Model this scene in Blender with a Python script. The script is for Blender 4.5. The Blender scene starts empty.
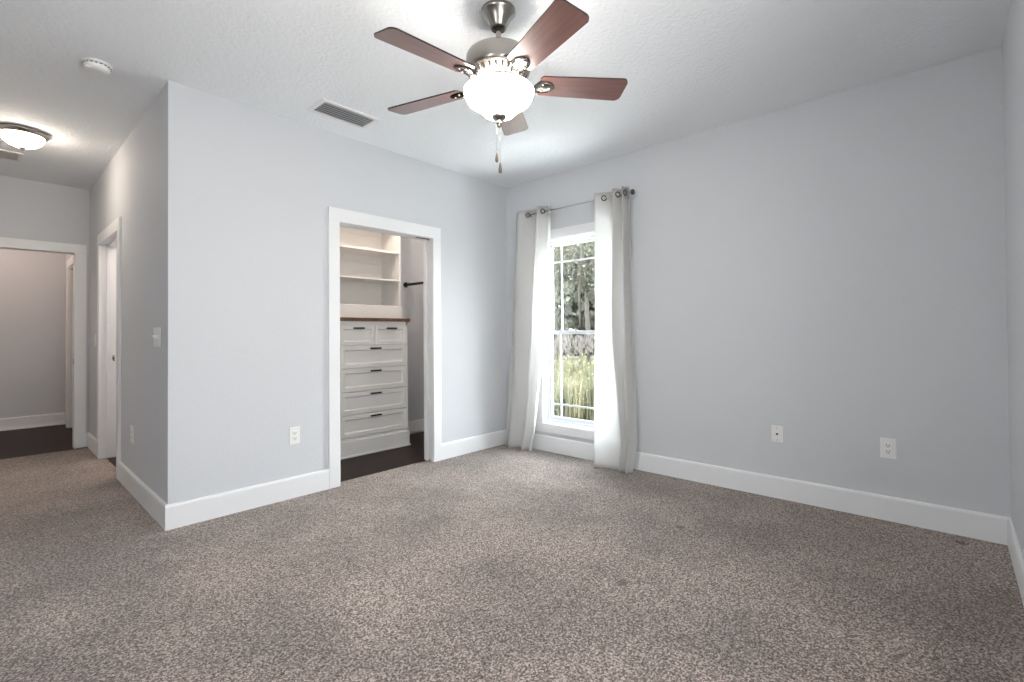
import bpy, bmesh, math, random
from mathutils import Vector, Matrix, noise
random.seed(7)
PI = math.pi
S = bpy.context.scene
COL = S.collection

# ------------------------------------------------------------------ camera
cd = bpy.data.cameras.new('camera'); cam = bpy.data.objects.new('camera', cd); COL.objects.link(cam)
S.camera = cam
yaw, pitch, roll, fpx = 0.7395, 0.0116, -0.0070, 480.648
F = Vector((math.cos(yaw)*math.cos(pitch), math.sin(yaw)*math.cos(pitch), math.sin(pitch)))
R0 = Vector((math.sin(yaw), -math.cos(yaw), 0)); U0 = R0.cross(F)
Rv = R0*math.cos(roll) + U0*math.sin(roll); Uv = U0*math.cos(roll) - R0*math.sin(roll)
m = Matrix((Rv, Uv, -F)).transposed().to_4x4(); m.translation = (-3.7756, -3.5199, 1.1772)
cam.matrix_world = m
cd.sensor_fit = 'HORIZONTAL'; cd.sensor_width = 36.0; cd.lens = fpx/1024*36.0
cd.shift_x = 0.0; cd.shift_y = -(341-327.229)/1024
cd.clip_start = 0.03; cd.clip_end = 300

# ------------------------------------------------------------------ world, sun, exposure
SKY = 14.0
w = bpy.data.worlds.new('world'); S.world = w; w.use_nodes = True
nt = w.node_tree; nt.nodes.clear()
bg = nt.nodes.new('ShaderNodeBackground'); wo = nt.nodes.new('ShaderNodeOutputWorld')
tc = nt.nodes.new('ShaderNodeTexCoord'); sp = nt.nodes.new('ShaderNodeSeparateXYZ'); cr = nt.nodes.new('ShaderNodeValToRGB')
nt.links.new(tc.outputs['Generated'], sp.inputs[0]); nt.links.new(sp.outputs['Z'], cr.inputs[0])
cr.color_ramp.elements[0].position = 0.0; cr.color_ramp.elements[0].color = (1.0, .985, .96, 1)
cr.color_ramp.elements[1].position = 0.9; cr.color_ramp.elements[1].color = (.80, .90, 1.0, 1)
nt.links.new(cr.outputs[0], bg.inputs[0]); bg.inputs[1].default_value = SKY
nt.links.new(bg.outputs[0], wo.inputs[0])

def light(name, typ, loc, power, color=(1, 1, 1), size=.1, rot=None):
    l = bpy.data.lights.new(name, typ); l.energy = power; l.color = color
    if typ == 'AREA': l.size = size
    elif typ == 'POINT': l.shadow_soft_size = size
    o = bpy.data.objects.new(name, l); o.location = loc; COL.objects.link(o)
    if rot: o.rotation_euler = rot
    return o
sun = light('sun', 'SUN', (0, 0, 20), 27, (1, .97, .93)); sun.data.angle = .02
sun.rotation_euler = Vector((.26, -.12, -.95)).to_track_quat('-Z', 'Y').to_euler()
def portal(name, loc, sx, sy, direction):
    p = light(name, 'AREA', loc, 1.0); p.data.shape = 'RECTANGLE'; p.data.size = sx; p.data.size_y = sy
    p.rotation_euler = Vector(direction).to_track_quat('-Z', 'Y').to_euler()
    p.data.cycles.is_portal = True
portal('window_portal', (.135, -.925, 1.185), .9, 1.85, (-1, 0, 0))
portal('window_portal', (-2.95, -3.885, 1.45), .9, 1.3, (0, 1, 0))
portal('window_portal', (-6.035, -3.09, 1.5), .62, 1.2, (1, 0, 0))
S.view_settings.view_transform = 'Standard'; S.view_settings.look = 'None'
S.view_settings.exposure = 0.60; S.view_settings.gamma = 1.0; S.view_settings.use_curve_mapping = False
S.cycles.max_bounces = 10; S.cycles.diffuse_bounces = 6; S.cycles.glossy_bounces = 4
S.cycles.transparent_max_bounces = 16; S.cycles.transmission_bounces = 6
S.cycles.sample_clamp_indirect = 40.0; S.cycles.use_denoising = True
S.cycles.caustics_reflective = False; S.cycles.caustics_refractive = False
# lamps that stay out of the picture (closet, bathroom, far hall)
light('closet_lamp', 'POINT', (-1.15, .50, 2.6), 15, (1, .83, .70), .035)
light('hall_end_lamp', 'POINT', (-4.0, 4.3, 2.55), 11, (1, .75, .60), .08)
light('bathroom_lamp', 'POINT', (-2.2, 2.3, 2.5), 24, (1, .84, .72), .08)

# ------------------------------------------------------------------ materials
def mat(name, color, rough=.5, metal=0., bump=None, spec=None, var=None, emit=None):
    """bump=(scale, distance, detail); var=(scale, color2, lo, hi)"""
    M = bpy.data.materials.new(name); M.use_nodes = True
    n = M.node_tree; b = n.nodes['Principled BSDF']
    b.inputs['Base Color'].default_value = (*color, 1); b.inputs['Roughness'].default_value = rough
    b.inputs['Metallic'].default_value = metal
    if spec is not None: b.inputs['Specular IOR Level'].default_value = spec
    g = n.nodes.new('ShaderNodeNewGeometry')
    if bump:
        t = n.nodes.new('ShaderNodeTexNoise'); t.inputs['Scale'].default_value = bump[0]; t.inputs['Detail'].default_value = bump[2]
        n.links.new(g.outputs['Position'], t.inputs['Vector'])
        bp = n.nodes.new('ShaderNodeBump'); bp.inputs['Distance'].default_value = bump[1]; bp.inputs['Strength'].default_value = 1
        n.links.new(t.outputs[0], bp.inputs['Height']); n.links.new(bp.outputs[0], b.inputs['Normal'])
    if var:
        t = n.nodes.new('ShaderNodeTexNoise'); t.inputs['Scale'].default_value = var[0]; t.inputs['Detail'].default_value = 4
        n.links.new(g.outputs['Position'], t.inputs['Vector'])
        r = n.nodes.new('ShaderNodeMapRange'); r.inputs[1].default_value = var[2]; r.inputs[2].default_value = var[3]
        n.links.new(t.outputs[0], r.inputs[0])
        mx = n.nodes.new('ShaderNodeMix'); mx.data_type = 'RGBA'
        mx.inputs[6].default_value = (*color, 1); mx.inputs[7].default_value = (*var[1], 1)
        n.links.new(r.outputs[0], mx.inputs[0]); n.links.new(mx.outputs[2], b.inputs['Base Color'])
    if emit:
        b.inputs['Emission Color'].default_value = (*emit[0], 1); b.inputs['Emission Strength'].default_value = emit[1]
    return M

WALL = mat('wall_paint', (.615, .633, .658), .75, bump=(55, .0012, 3), spec=.25)
CEIL = mat('ceiling_paint', (.83, .855, .88), .85, bump=(48, .007, 5), spec=.2)
TRIM = mat('trim_paint', (.80, .81, .82), .38, spec=.4)
CAB = mat('cabinet_paint', (.71, .70, .68), .4, spec=.4)
PLATE = mat('plate_plastic', (.82, .82, .81), .35)
DARK = mat('dark_slot', (.03, .03, .03), .6)
NICKEL = mat('brushed_nickel', (.37, .345, .315), .24, 1.0, bump=(400, .0002, 2))
CHROME = mat('polished_chrome', (.75, .74, .72), .15, 1.0)
BLACK = mat('black_metal', (.012, .012, .012), .4, spec=.4)
GREYM = mat('dark_grommet', (.10, .10, .11), .35, .8)
ROD = mat('grey_rod', (.50, .50, .52), .35, .9)
TOPW = mat('brown_worktop', (.155, .085, .05), .45, var=(9, (.09, .048, .03), .4, .65))
BLADE_E = mat('blade_edge', (.018, .010, .008), .5)
VINYL = mat('window_vinyl', (.70, .72, .75), .35)
VENTD = mat('duct_grey', (.13, .135, .145), .8)
VENTM = mat('vent_metal', (.50, .51, .53), .45)
VENTW = mat('vent_white', (.78, .78, .77), .45)
TEAK = mat('pull_wood', (.10, .07, .05), .45)

def wood_mat(name, c1, c2, rough, scale, plank=None, coat=0):
    M = bpy.data.materials.new(name); M.use_nodes = True; n = M.node_tree; b = n.nodes['Principled BSDF']
    tcn = n.nodes.new('ShaderNodeTexCoord'); mp = n.nodes.new('ShaderNodeMapping'); mp.inputs['Scale'].default_value = scale
    n.links.new(tcn.outputs['Object'], mp.inputs[0])
    t = n.nodes.new('ShaderNodeTexNoise'); t.inputs['Scale'].default_value = 1; t.inputs['Detail'].default_value = 8; t.inputs['Roughness'].default_value = .65; t.inputs['Distortion'].default_value = .6
    n.links.new(mp.outputs[0], t.inputs[0])
    r = n.nodes.new('ShaderNodeValToRGB'); r.color_ramp.elements[0].position = .32; r.color_ramp.elements[1].position = .68
    r.color_ramp.elements[0].color = (*c2, 1); r.color_ramp.elements[1].color = (*c1, 1)
    n.links.new(t.outputs[0], r.inputs[0]); out = r.outputs[0]
    if plank:
        bk = n.nodes.new('ShaderNodeTexBrick'); bk.inputs['Scale'].default_value = 1
        bk.inputs['Brick Width'].default_value = 1.2; bk.inputs['Row Height'].default_value = plank; bk.inputs['Mortar Size'].default_value = .0018
        bk.inputs['Color1'].default_value = (1, 1, 1, 1); bk.inputs['Color2'].default_value = (.62, .62, .62, 1); bk.inputs['Mortar'].default_value = (.2, .2, .2, 1)
        n.links.new(tcn.outputs['Object'], bk.inputs[0])
        mx = n.nodes.new('ShaderNodeMix'); mx.data_type = 'RGBA'; mx.blend_type = 'MULTIPLY'; mx.inputs[0].default_value = 1
        n.links.new(out, mx.inputs[6]); n.links.new(bk.outputs[0], mx.inputs[7]); out = mx.outputs[2]
    n.links.new(out, b.inputs['Base Color']); b.inputs['Roughness'].default_value = rough
    b.inputs['Specular IOR Level'].default_value = .5 if coat else .22; b.inputs['Coat Weight'].default_value = coat; b.inputs['Coat Roughness'].default_value = .18
    return M
BLADE = wood_mat('cherry_blade', (.165, .064, .049), (.088, .034, .028), .33, (3, 45, 45), coat=.8)
FLOORW = wood_mat('dark_plank_floor', (.036, .017, .014), (.016, .008, .007), .5, (3, 40, 10), plank=.13)

def carpet_mat():
    M = bpy.data.materials.new('taupe_carpet'); M.use_nodes = True; n = M.node_tree; b = n.nodes['Principled BSDF']
    g = n.nodes.new('ShaderNodeNewGeometry')
    def nz(scale, det, rough=.6):
        t = n.nodes.new('ShaderNodeTexNoise'); t.inputs['Scale'].default_value = scale; t.inputs['Detail'].default_value = det; t.inputs['Roughness'].default_value = rough
        n.links.new(g.outputs['Position'], t.inputs['Vector']); return t
    a = nz(95, 3, .75)
    v = n.nodes.new('ShaderNodeTexVoronoi'); v.inputs['Scale'].default_value = 185; n.links.new(g.outputs['Position'], v.inputs['Vector'])
    sv = n.nodes.new('ShaderNodeSeparateColor'); n.links.new(v.outputs['Color'], sv.inputs[0])
    m1 = n.nodes.new('ShaderNodeMath'); m1.operation = 'MULTIPLY'; m1.inputs[1].default_value = .34; n.links.new(sv.outputs[0], m1.inputs[0])
    m2 = n.nodes.new('ShaderNodeMath'); m2.operation = 'MULTIPLY_ADD'; m2.inputs[1].default_value = .66; n.links.new(a.outputs[0], m2.inputs[0]); n.links.new(m1.outputs[0], m2.inputs[2])
    # three small dents trodden into the pile
    prev = m2.outputs[0]
    for cx, cy, rr in ((-1.757, -2.366, .030), (-.949, -2.30, .024), (-.14, -3.55, .030)):
        dd = n.nodes.new('ShaderNodeVectorMath'); dd.operation = 'DISTANCE'; dd.inputs[1].default_value = (cx, cy, 0); n.links.new(g.outputs['Position'], dd.inputs[0])
        mr0 = n.nodes.new('ShaderNodeMapRange'); mr0.inputs[1].default_value = rr*.5; mr0.inputs[2].default_value = rr*1.3; mr0.inputs[3].default_value = -.14; mr0.inputs[4].default_value = 0
        n.links.new(dd.outputs['Value'], mr0.inputs[0]); ad = n.nodes.new('ShaderNodeMath'); n.links.new(prev, ad.inputs[0]); n.links.new(mr0.outputs[0], ad.inputs[1]); prev = ad.outputs[0]
    r = n.nodes.new('ShaderNodeValToRGB'); e = r.color_ramp.elements
    e[0].position = .30; e[0].color = (.030, .020, .015, 1); e[1].position = .68; e[1].color = (.54, .435, .375, 1)
    k = e.new(.5); k.color = (.185, .142, .117, 1)
    n.links.new(prev, r.inputs[0])
    # broad tracks where the pile lies another way
    c = nz(1.6, 3, .55); mr = n.nodes.new('ShaderNodeMapRange'); mr.inputs[1].default_value = .38; mr.inputs[2].default_value = .62; mr.inputs[3].default_value = .76; mr.inputs[4].default_value = 1.16
    n.links.new(c.outputs[0], mr.inputs[0])
    mx = n.nodes.new('ShaderNodeMix'); mx.data_type = 'RGBA'; mx.blend_type = 'MULTIPLY'; mx.inputs[0].default_value = 1
    n.links.new(r.outputs[0], mx.inputs[6]); n.links.new(mr.outputs[0], mx.inputs[7])
    n.links.new(mx.outputs[2], b.inputs['Base Color'])
    bp = n.nodes.new('ShaderNodeBump'); bp.inputs['Distance'].default_value = .005; bp.inputs['Strength'].default_value = .6
    n.links.new(prev, bp.inputs['Height']); n.links.new(bp.outputs[0], b.inputs['Normal'])
    b.inputs['Roughness'].default_value = 1; b.inputs['Specular IOR Level'].default_value = .05
    b.inputs['Sheen Weight'].default_value = .25; b.inputs['Sheen Roughness'].default_value = .6
    return M
CARPET = carpet_mat()

def curtain_mat():
    M = bpy.data.materials.new('linen_sheer'); M.use_nodes = True; n = M.node_tree; n.nodes.clear()
    o = n.nodes.new('ShaderNodeOutputMaterial'); d = n.nodes.new('ShaderNodeBsdfDiffuse'); t = n.nodes.new('ShaderNodeBsdfTranslucent'); mx = n.nodes.new('ShaderNodeMixShader')
    g = n.nodes.new('ShaderNodeNewGeometry'); mp = n.nodes.new('ShaderNodeMapping'); mp.inputs['Scale'].default_value = (12, 12, 210)
    ns = n.nodes.new('ShaderNodeTexNoise'); ns.inputs['Scale'].default_value = 1; ns.inputs['Detail'].default_value = 2
    n.links.new(g.outputs['Position'], mp.inputs[0]); n.links.new(mp.outputs[0], ns.inputs[0])
    r = n.nodes.new('ShaderNodeValToRGB'); r.color_ramp.elements[0].position = .35; r.color_ramp.elements[1].position = .65
    r.color_ramp.elements[0].color = (.85, .845, .835, 1); r.color_ramp.elements[1].color = (.87, .865, .855, 1)
    n.links.new(ns.outputs[0], r.inputs[0]); n.links.new(r.outputs[0], d.inputs[0]); n.links.new(r.outputs[0], t.inputs[0])
    mx.inputs[0].default_value = .20; n.links.new(d.outputs[0], mx.inputs[1]); n.links.new(t.outputs[0], mx.inputs[2]); n.links.new(mx.outputs[0], o.inputs[0])
    return M
LINEN = curtain_mat()

def glass_mat(name, tint, refl):
    M = bpy.data.materials.new(name); M.use_nodes = True; n = M.node_tree; n.nodes.clear()
    o = n.nodes.new('ShaderNodeOutputMaterial'); t = n.nodes.new('ShaderNodeBsdfTransparent'); t.inputs[0].default_value = (*tint, 1)
    g = n.nodes.new('ShaderNodeBsdfGlossy'); g.inputs['Roughness'].default_value = .02; mx = n.nodes.new('ShaderNodeMixShader'); mx.inputs[0].default_value = refl
    n.links.new(t.outputs[0], mx.inputs[1]); n.links.new(g.outputs[0], mx.inputs[2]); n.links.new(mx.outputs[0], o.inputs[0]); return M
GLASS = glass_mat('clear_glass', (.90, .92, .92), .05)
BOWL = mat('frosted_bowl', (.95, .93, .88), .4, emit=((1, .945, .87), 30.0))
DOME = mat('frosted_dome', (.95, .92, .86), .4, emit=((1, .85, .70), 34.0))

# ------------------------------------------------------------------ mesh helpers
def new(): return bmesh.new()
def box(bm, a, b, mi=0, bev=0.):
    x0, y0, z0 = [min(a[i], b[i]) for i in range(3)]; x1, y1, z1 = [max(a[i], b[i]) for i in range(3)]
    vs = [bm.verts.new(p) for p in ((x0,y0,z0),(x1,y0,z0),(x1,y1,z0),(x0,y1,z0),(x0,y0,z1),(x1,y0,z1),(x1,y1,z1),(x0,y1,z1))]
    fs = [bm.faces.new([vs[i] for i in q]) for q in ((0,3,2,1),(4,5,6,7),(0,1,5,4),(1,2,6,5),(2,3,7,6),(3,0,4,7))]
    for f in fs: f.material_index = mi
    if bev:
        es = list({e for f in fs for e in f.edges})
        bmesh.ops.bevel(bm, geom=es, offset=bev, segments=2, profile=.5, affect='EDGES')
def lathe(bm, prof, c=(0, 0, 0), n=32, mi=0, cap0=False, cap1=False, M=None):
    rings = []
    for r, z in prof:
        ring = []
        for k in range(n):
            a = 2*PI*k/n; p = Vector((r*math.cos(a), r*math.sin(a), z))
            if M: p = M @ p
            ring.append(bm.verts.new(p + Vector(c)))
        rings.append(ring)
    for a, b in zip(rings, rings[1:]):
        for k in range(n):
            f = bm.faces.new((a[k], a[(k+1) % n], b[(k+1) % n], b[k])); f.material_index = mi; f.smooth = True
    if cap0: f = bm.faces.new(rings[0][::-1]); f.material_index = mi
    if cap1: f = bm.faces.new(rings[-1]); f.material_index = mi
def tube(bm, pts, r, n=10, mi=0):
    pts = [Vector(p) for p in pts]; rings = []
    for i, p in enumerate(pts):
        d = (pts[min(i+1, len(pts)-1)] - pts[max(i-1, 0)]).normalized()
        q = d.to_track_quat('Z', 'Y')
        rr = r[i] if isinstance(r, (list, tuple)) else r
        rings.append([bm.verts.new(p + q @ Vector((rr*math.cos(2*PI*k/n), rr*math.sin(2*PI*k/n), 0))) for k in range(n)])
    for a, b in zip(rings, rings[1:]):
        for k in range(n):
            f = bm.faces.new((a[k], a[(k+1) % n], b[(k+1) % n], b[k])); f.smooth = True; f.material_index = mi
    bm.faces.new(rings[0][::-1]).material_index = mi; bm.faces.new(rings[-1]).material_index = mi
def torus(bm, c, R, r, axis, n=28, k=10, mi=0):
    q = Vector(axis).to_track_quat('Z', 'Y'); rings = []
    for i in range(n):
        a = 2*PI*i/n; ring = []
        for j in range(k):
            b = 2*PI*j/k
            ring.append(bm.verts.new(Vector(c) + q @ Vector(((R+r*math.cos(b))*math.cos(a), (R+r*math.cos(b))*math.sin(a), r*math.sin(b)))))
        rings.append(ring)
    for i in range(n):
        for j in range(k):
            f = bm.faces.new((rings[i][j], rings[(i+1) % n][j], rings[(i+1) % n][(j+1) % k], rings[i][(j+1) % k])); f.smooth = True; f.material_index = mi
def obj(name, bm, mats, parent=None, loc=None):
    bmesh.ops.recalc_face_normals(bm, faces=bm.faces)
    me = bpy.data.meshes.new(name)
    if loc is None and parent is not None: bmesh.ops.translate(bm, verts=bm.verts, vec=-parent.location)
    bm.to_mesh(me); bm.free()
    for M in (mats if isinstance(mats, (list, tuple)) else [mats]): me.materials.append(M)
    o = bpy.data.objects.new(name, me); COL.objects.link(o)
    if loc is not None: o.location = loc
    if parent is not None: o.parent = parent
    return o
def sub(name, bm, mats, root, part):
    """a sub-part: parented to a part whose own origin sits at the root's origin"""
    bmesh.ops.translate(bm, verts=bm.verts, vec=-root.location)
    return obj(name, bm, mats, part, loc=(0, 0, 0))
def thing(name, label, cat, loc=(0, 0, 0), group=None):
    o = bpy.data.objects.new(name, None); o.empty_display_size = .1; COL.objects.link(o); o.location = loc
    tag(o, label, cat, group); return o
def tag(o, label, cat, group=None, kind=None):
    o['label'] = label; o['category'] = cat
    if group: o['group'] = group
    if kind: o['kind'] = kind
    return o
def struct(name, bm, mats, label, cat, parent=None):
    o = obj(name, bm, mats, parent)
    if parent is None: tag(o, label, cat, kind='structure')
    return o

H = 2.74            # ceiling height
XA, YB, YC = -3.025, -3.75, 3.274   # outer corner of closet wall, wall behind camera, hall end
XL = -4.35; XB = -5.9   # left wall of the hall, of the bedroom
T = .115
DY0, DY1 = 1.58, 2.515

# ------------------------------------------------------------------ shell
b = new()
z0 = -.15
box(b, (XB, YB, z0), (0, .078, 0)); box(b, (XL, .078, z0), (XA, 3.205, 0)); box(b, (XA, DY0, z0), (XA+.04, DY1, 0))
struct('floor', b, CARPET, 'mottled taupe brown carpet across the bedroom and the short hall', 'carpet')
b = new(); box(b, (XA+T, .078, z0), (0, 1.218, -.006))
struct('floor', b, FLOORW, 'dark plank floor inside the walk-in closet', 'floor')
b = new(); box(b, (XL, 3.205, z0), (XA+T, 5.4, -.006))
struct('floor', b, FLOORW, 'dark plank floor beyond the wide cased opening at the hall end', 'floor')
b = new(); box(b, (XA+.04, 1.33, z0), (-1.6, 3.205, -.007))
struct('floor', b, FLOORW, 'sliver of dark floor past the side doorway of the hall', 'floor')
b = new(); box(b, (XB-.15, YB-.14, H), (.15, 5.5, H+.2))
struct('ceiling', b, CEIL, 'white textured ceiling over the bedroom and hall', 'ceiling')

OX0, OX1, OZ = -1.917, -1.003, 2.052     # closet opening
b = new()
box(b, (XA, 0, 0), (OX0-.02, T, H)); box(b, (OX0-.02, 0, OZ+.02), (OX1+.02, T, H))
box(b, (OX1+.02, 0, 0), (0, .034, H)); box(b, (OX1+.02, .086, 0), (0, T, H))
struct('wall_closet', b, WALL, 'pale grey wall holding the closet doorway', 'wall')
WY0, WY1, WZ0, WZ1 = -1.35, -.50, .275, 2.10    # window opening
b = new()
box(b, (0, YB-.14, 0), (.14, WY0, H)); box(b, (0, WY1, 0), (.14, 1.36, H)); box(b, (0, WY0, 0), (.14, WY1, WZ0)); box(b, (0, WY0, WZ1), (.14, WY1, H))
struct('wall_window', b, WALL, 'long pale grey wall with the curtained window', 'wall')
b = new()
bx0, bx1, bz0, bz1 = -3.4, -2.5, .80, 2.10
lz0, lz1, ly0, ly1 = .90, 2.10, -3.40, -2.78
box(b, (XB-.14, YB-.14, 0), (bx0, YB, H)); box(b, (bx1, YB-.14, 0), (0, YB, H)); box(b, (bx0, YB-.14, 0), (bx1, YB, bz0)); box(b, (bx0, YB-.14, bz1), (bx1, YB, H))
struct('wall_near', b, WALL, 'grey wall at the right edge of the picture, meeting the window wall', 'wall')
b = new()
box(b, (XA, T, 0), (XA+T, DY0-.02, H)); box(b, (XA, DY1+.02, 0), (XA+T, YC, H)); box(b, (XA, DY0-.02, OZ+.02), (XA+T, DY1+.02, H))
struct('wall_hall', b, WALL, 'hall side wall running back from the bedroom corner, with light switches', 'wall')
b = new(); EX0, EX1 = -4.15, -3.145
box(b, (EX1+.02, YC, 0), (XA+T, YC+T, H)); box(b, (XL, YC, 0), (EX0-.02, YC+T, H)); box(b, (EX0-.02, YC, 2.06), (EX1+.02, YC+T, H))
struct('wall_hall_end', b, WALL, 'wall across the end of the hall above the wide cased opening', 'wall')
b = new(); box(b, (XL-.14, .078, 0), (XL, 5.5, H)); box(b, (XB-.14, YB-.14, 0), (XB, ly0, H)); box(b, (XB-.14, ly1, 0), (XB, .22, H)); box(b, (XB-.14, ly0, 0), (XB, ly1, lz0)); box(b, (XB-.14, ly0, lz1), (XB, ly1, H)); box(b, (XB, .078, 0), (XL-.14, .22, H)); struct('wall_left', b, WALL, 'left wall of the bedroom and hall', 'wall')
b = new(); box(b, (XL, 5.28, 0), (-3.05, 5.4, H)); struct('wall_far', b, WALL, 'taupe lit wall seen through the opening at the hall end', 'wall')
b = new(); box(b, (-3.05, YC+T, 0), (-2.93, 4.05, H)); box(b, (-3.05, 4.85, 0), (-2.93, 5.4, H)); box(b, (-3.05, 4.05, 2.05), (-2.93, 4.85, H))
struct('wall_far_side', b, WALL, 'side wall beyond the hall end with a doorway', 'wall')
b = new(); box(b, (XA+T, 1.218, 0), (0, 1.33, H)); struct('wall_closet_back', b, WALL, 'grey back wall of the closet behind drawers and shelves', 'wall')
b = new(); box(b, (-1.6, 1.33, 0), (-1.5, YC+.1, H)); box(b, (XA+T, YC, 0), (-1.5, YC+.1, H)); struct('wall_bathroom', b, WALL, 'wall of the room past the side doorway', 'wall')
b = new(); box(b, (-2.93, 4.0, 0), (-2.0, 4.05, H)); box(b, (-2.93, 4.85, 0), (-2.0, 4.9, H)); box(b, (-2.0, 4.0, 0), (-1.95, 4.9, H)); box(b, (-2.93, 4.0, -.15), (-1.95, 4.9, -.006))
struct('wall_far_closet', b, WALL, 'walls of the small room off the far hall', 'wall')

# ------------------------------------------------------------------ baseboards
def base_run(bm, p, q, nrm, h=.15, t=.016):
    """baseboard from p to q on a wall whose room side faces nrm"""
    p, q, nrm = Vector(p), Vector(q), Vector(nrm)
    prof = [(0, 0), (t, 0), (t, h-.014), (t-.004, h-.004), (t-.009, h), (0, h)]
    A = [bm.verts.new(p + nrm*d + Vector((0, 0, z))) for d, z in prof]; B = [bm.verts.new(q + nrm*d + Vector((0, 0, z))) for d, z in prof]
    n = len(prof)
    for i in range(n): bm.faces.new((A[i], A[(i+1) % n], B[(i+1) % n], B[i]))
    bm.faces.new(A[::-1]); bm.faces.new(B)
b = new(); base_run(b, (XA-.016, 0, 0), (OX0-.09, 0, 0), (0, -1, 0)); base_run(b, (OX1+.09, 0, 0), (0, 0, 0), (0, -1, 0))
struct('baseboard_closet', b, TRIM, 'white baseboard on both sides of the closet doorway', 'baseboard')
b = new(); base_run(b, (0, -.016, 0), (0, YB, 0), (-1, 0, 0))
struct('baseboard_window', b, TRIM, 'long white baseboard under the window', 'baseboard')
b = new(); base_run(b, (-.016, YB, 0), (XB, YB, 0), (0, 1, 0))
struct('baseboard_near', b, TRIM, 'white baseboard at the right edge of the picture', 'baseboard')
b = new(); base_run(b, (XA, 0, 0), (XA, DY0-.09, 0), (-1, 0, 0)); base_run(b, (XA, DY1+.09, 0), (XA, YC, 0), (-1, 0, 0))
struct('baseboard_hall', b, TRIM, 'white baseboard along the hall side wall', 'baseboard')
b = new(); base_run(b, (XA-.016, YC, 0), (EX1+.09, YC, 0), (0, -1, 0)); base_run(b, (EX0-.09, YC, 0), (XL, YC, 0), (0, -1, 0))
struct('baseboard_hall_end', b, TRIM, 'short piece of white baseboard in the hall corner', 'baseboard')
b = new(); base_run(b, (XL, 5.28, 0), (-3.05, 5.28, 0), (0, -1, 0)); box(b, (XL, 5.250, -.006), (-3.05, 5.265, .016), bev=.004)
struct('baseboard_far', b, TRIM, 'white baseboard on the wall beyond the hall end', 'baseboard')
b = new(); base_run(b, (-.73, 1.218, 0), (0, 1.218, 0), (0, -1, 0), h=.14); box(b, (-.72, 1.19, -.006), (0, 1.203, .016), bev=.004)
struct('baseboard_closet_back', b, TRIM, 'white baseboard inside the closet right of the drawers', 'baseboard')
b = new(); base_run(b, (XL, .078, 0), (XL, YC, 0), (1, 0, 0)); base_run(b, (XB, YB, 0), (XB, .078, 0), (1, 0, 0)); base_run(b, (XB, .078, 0), (XL, .078, 0), (0, -1, 0))
struct('baseboard_left', b, TRIM, 'white baseboard on the left wall', 'baseboard')

# ------------------------------------------------------------------ door casings and jambs
CW, CT = .09, .018
b = new()   # closet
for y0, y1 in ((-CT, 0), (T, T+CT)):
    box(b, (OX0-CW, y0, 0), (OX0, y1, OZ), bev=.002); box(b, (OX1, y0, 0), (OX1+CW, y1, OZ), bev=.002); box(b, (OX0-CW, y0, OZ), (OX1+CW, y1, OZ+.105), bev=.002)
box(b, (OX0-.018, .0005, -.006), (OX0, T-.0005, OZ)); 
box(b, (OX1, .0005, -.006), (OX1+.018, .036, OZ)); box(b, (OX1, .084, -.006), (OX1+.018, T-.0005, OZ))
box(b, (OX0-.018, .0005, OZ), (OX1+.018, .036, OZ+.018)); box(b, (OX0-.018, .084, OZ), (OX1+.018, T-.0005, OZ+.018))
struct('trim_1', b, TRIM, 'white flat casing and split jamb around the closet doorway', 'door casing')
b = new(); box(b, (OX1-.002+.012, .042, .012), (OX1+.80, .078, OZ-.01), bev=.003)
d1 = struct('door_1', b, TRIM, 'edge of a white pocket door slid into the closet jamb', 'pocket door')
b = new(); box(b, (OX1-.14, .038, OZ+.002), (OX1+.02, .082, OZ+.018)); struct('track', b, BLACK, '', '', d1)
b = new(); box(b, (OX0, .036, OZ), (OX1-.14, .084, OZ+.018)); struct('head_filler', b, TRIM, '', '', d1)
b = new()   # hall side doorway
for x0, x1 in ((XA-CT, XA), (XA+T, XA+T+CT)):
    box(b, (x0, DY0-CW, 0), (x1, DY0, OZ), bev=.002); box(b, (x0, DY1, 0), (x1, DY1+CW, OZ), bev=.002); box(b, (x0, DY0-CW, OZ), (x1, DY1+CW, OZ+.10), bev=.002)
box(b, (XA+.0005, DY0-.018, -.006), (XA+T-.0005, DY0, OZ)); box(b, (XA+.0005, DY1, -.006), (XA+T-.0005, DY1+.018, OZ)); box(b, (XA+.0005, DY0-.018, OZ), (XA+T-.0005, DY1+.018, OZ+.018))
for a, c in (((XA+.04, DY1-.011, 0), (XA+.075, DY1, OZ-.011)), ((XA+.04, DY0, 0), (XA+.075, DY0+.011, OZ-.011)), ((XA+.04, DY0, OZ-.011), (XA+.075, DY1, OZ))): box(b, a, c)
t2 = struct('trim_2', b, TRIM, 'white casing, jamb and stop of the side doorway in the hall', 'door casing')
b = new(); box(b, (XA+.082, DY1-.0025, .925), (XA+.108, DY1, .985), bev=.001); box(b, (XA+.089, DY1-.004, .94), (XA+.101, DY1-.002, .97), mi=1)
struct('strike_plate', b, [CHROME, DARK], '', '', t2)
b = new()   # hall end opening
for y0, y1 in ((YC-CT, YC), (YC+T, YC+T+CT)):
    box(b, (EX1, y0, 0), (EX1+.095, y1, 2.045), bev=.002); box(b, (EX0-.095, y0, 0), (EX0, y1, 2.045), bev=.002); box(b, (EX0-.095, y0, 2.045), (EX1+.095, y1, 2.14), bev=.002)
box(b, (EX1, YC+.0005, -.006), (EX1+.018, YC+T-.0005, 2.045)); box(b, (EX0-.018, YC+.0005, -.006), (EX0, YC+T-.0005, 2.045)); box(b, (EX0-.018, YC+.0005, 2.045), (EX1+.018, YC+T-.0005, 2.063))
t3 = struct('trim_3', b, TRIM, 'white casing around the wide opening at the hall end', 'door casing')
b = new(); box(b, (EX1-.0025, YC+.045, .875), (EX1, YC+.072, .935), bev=.001); struct('strike_plate', b, NICKEL, '', '', t3)
b = new()   # far doorway on the side wall beyond
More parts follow.
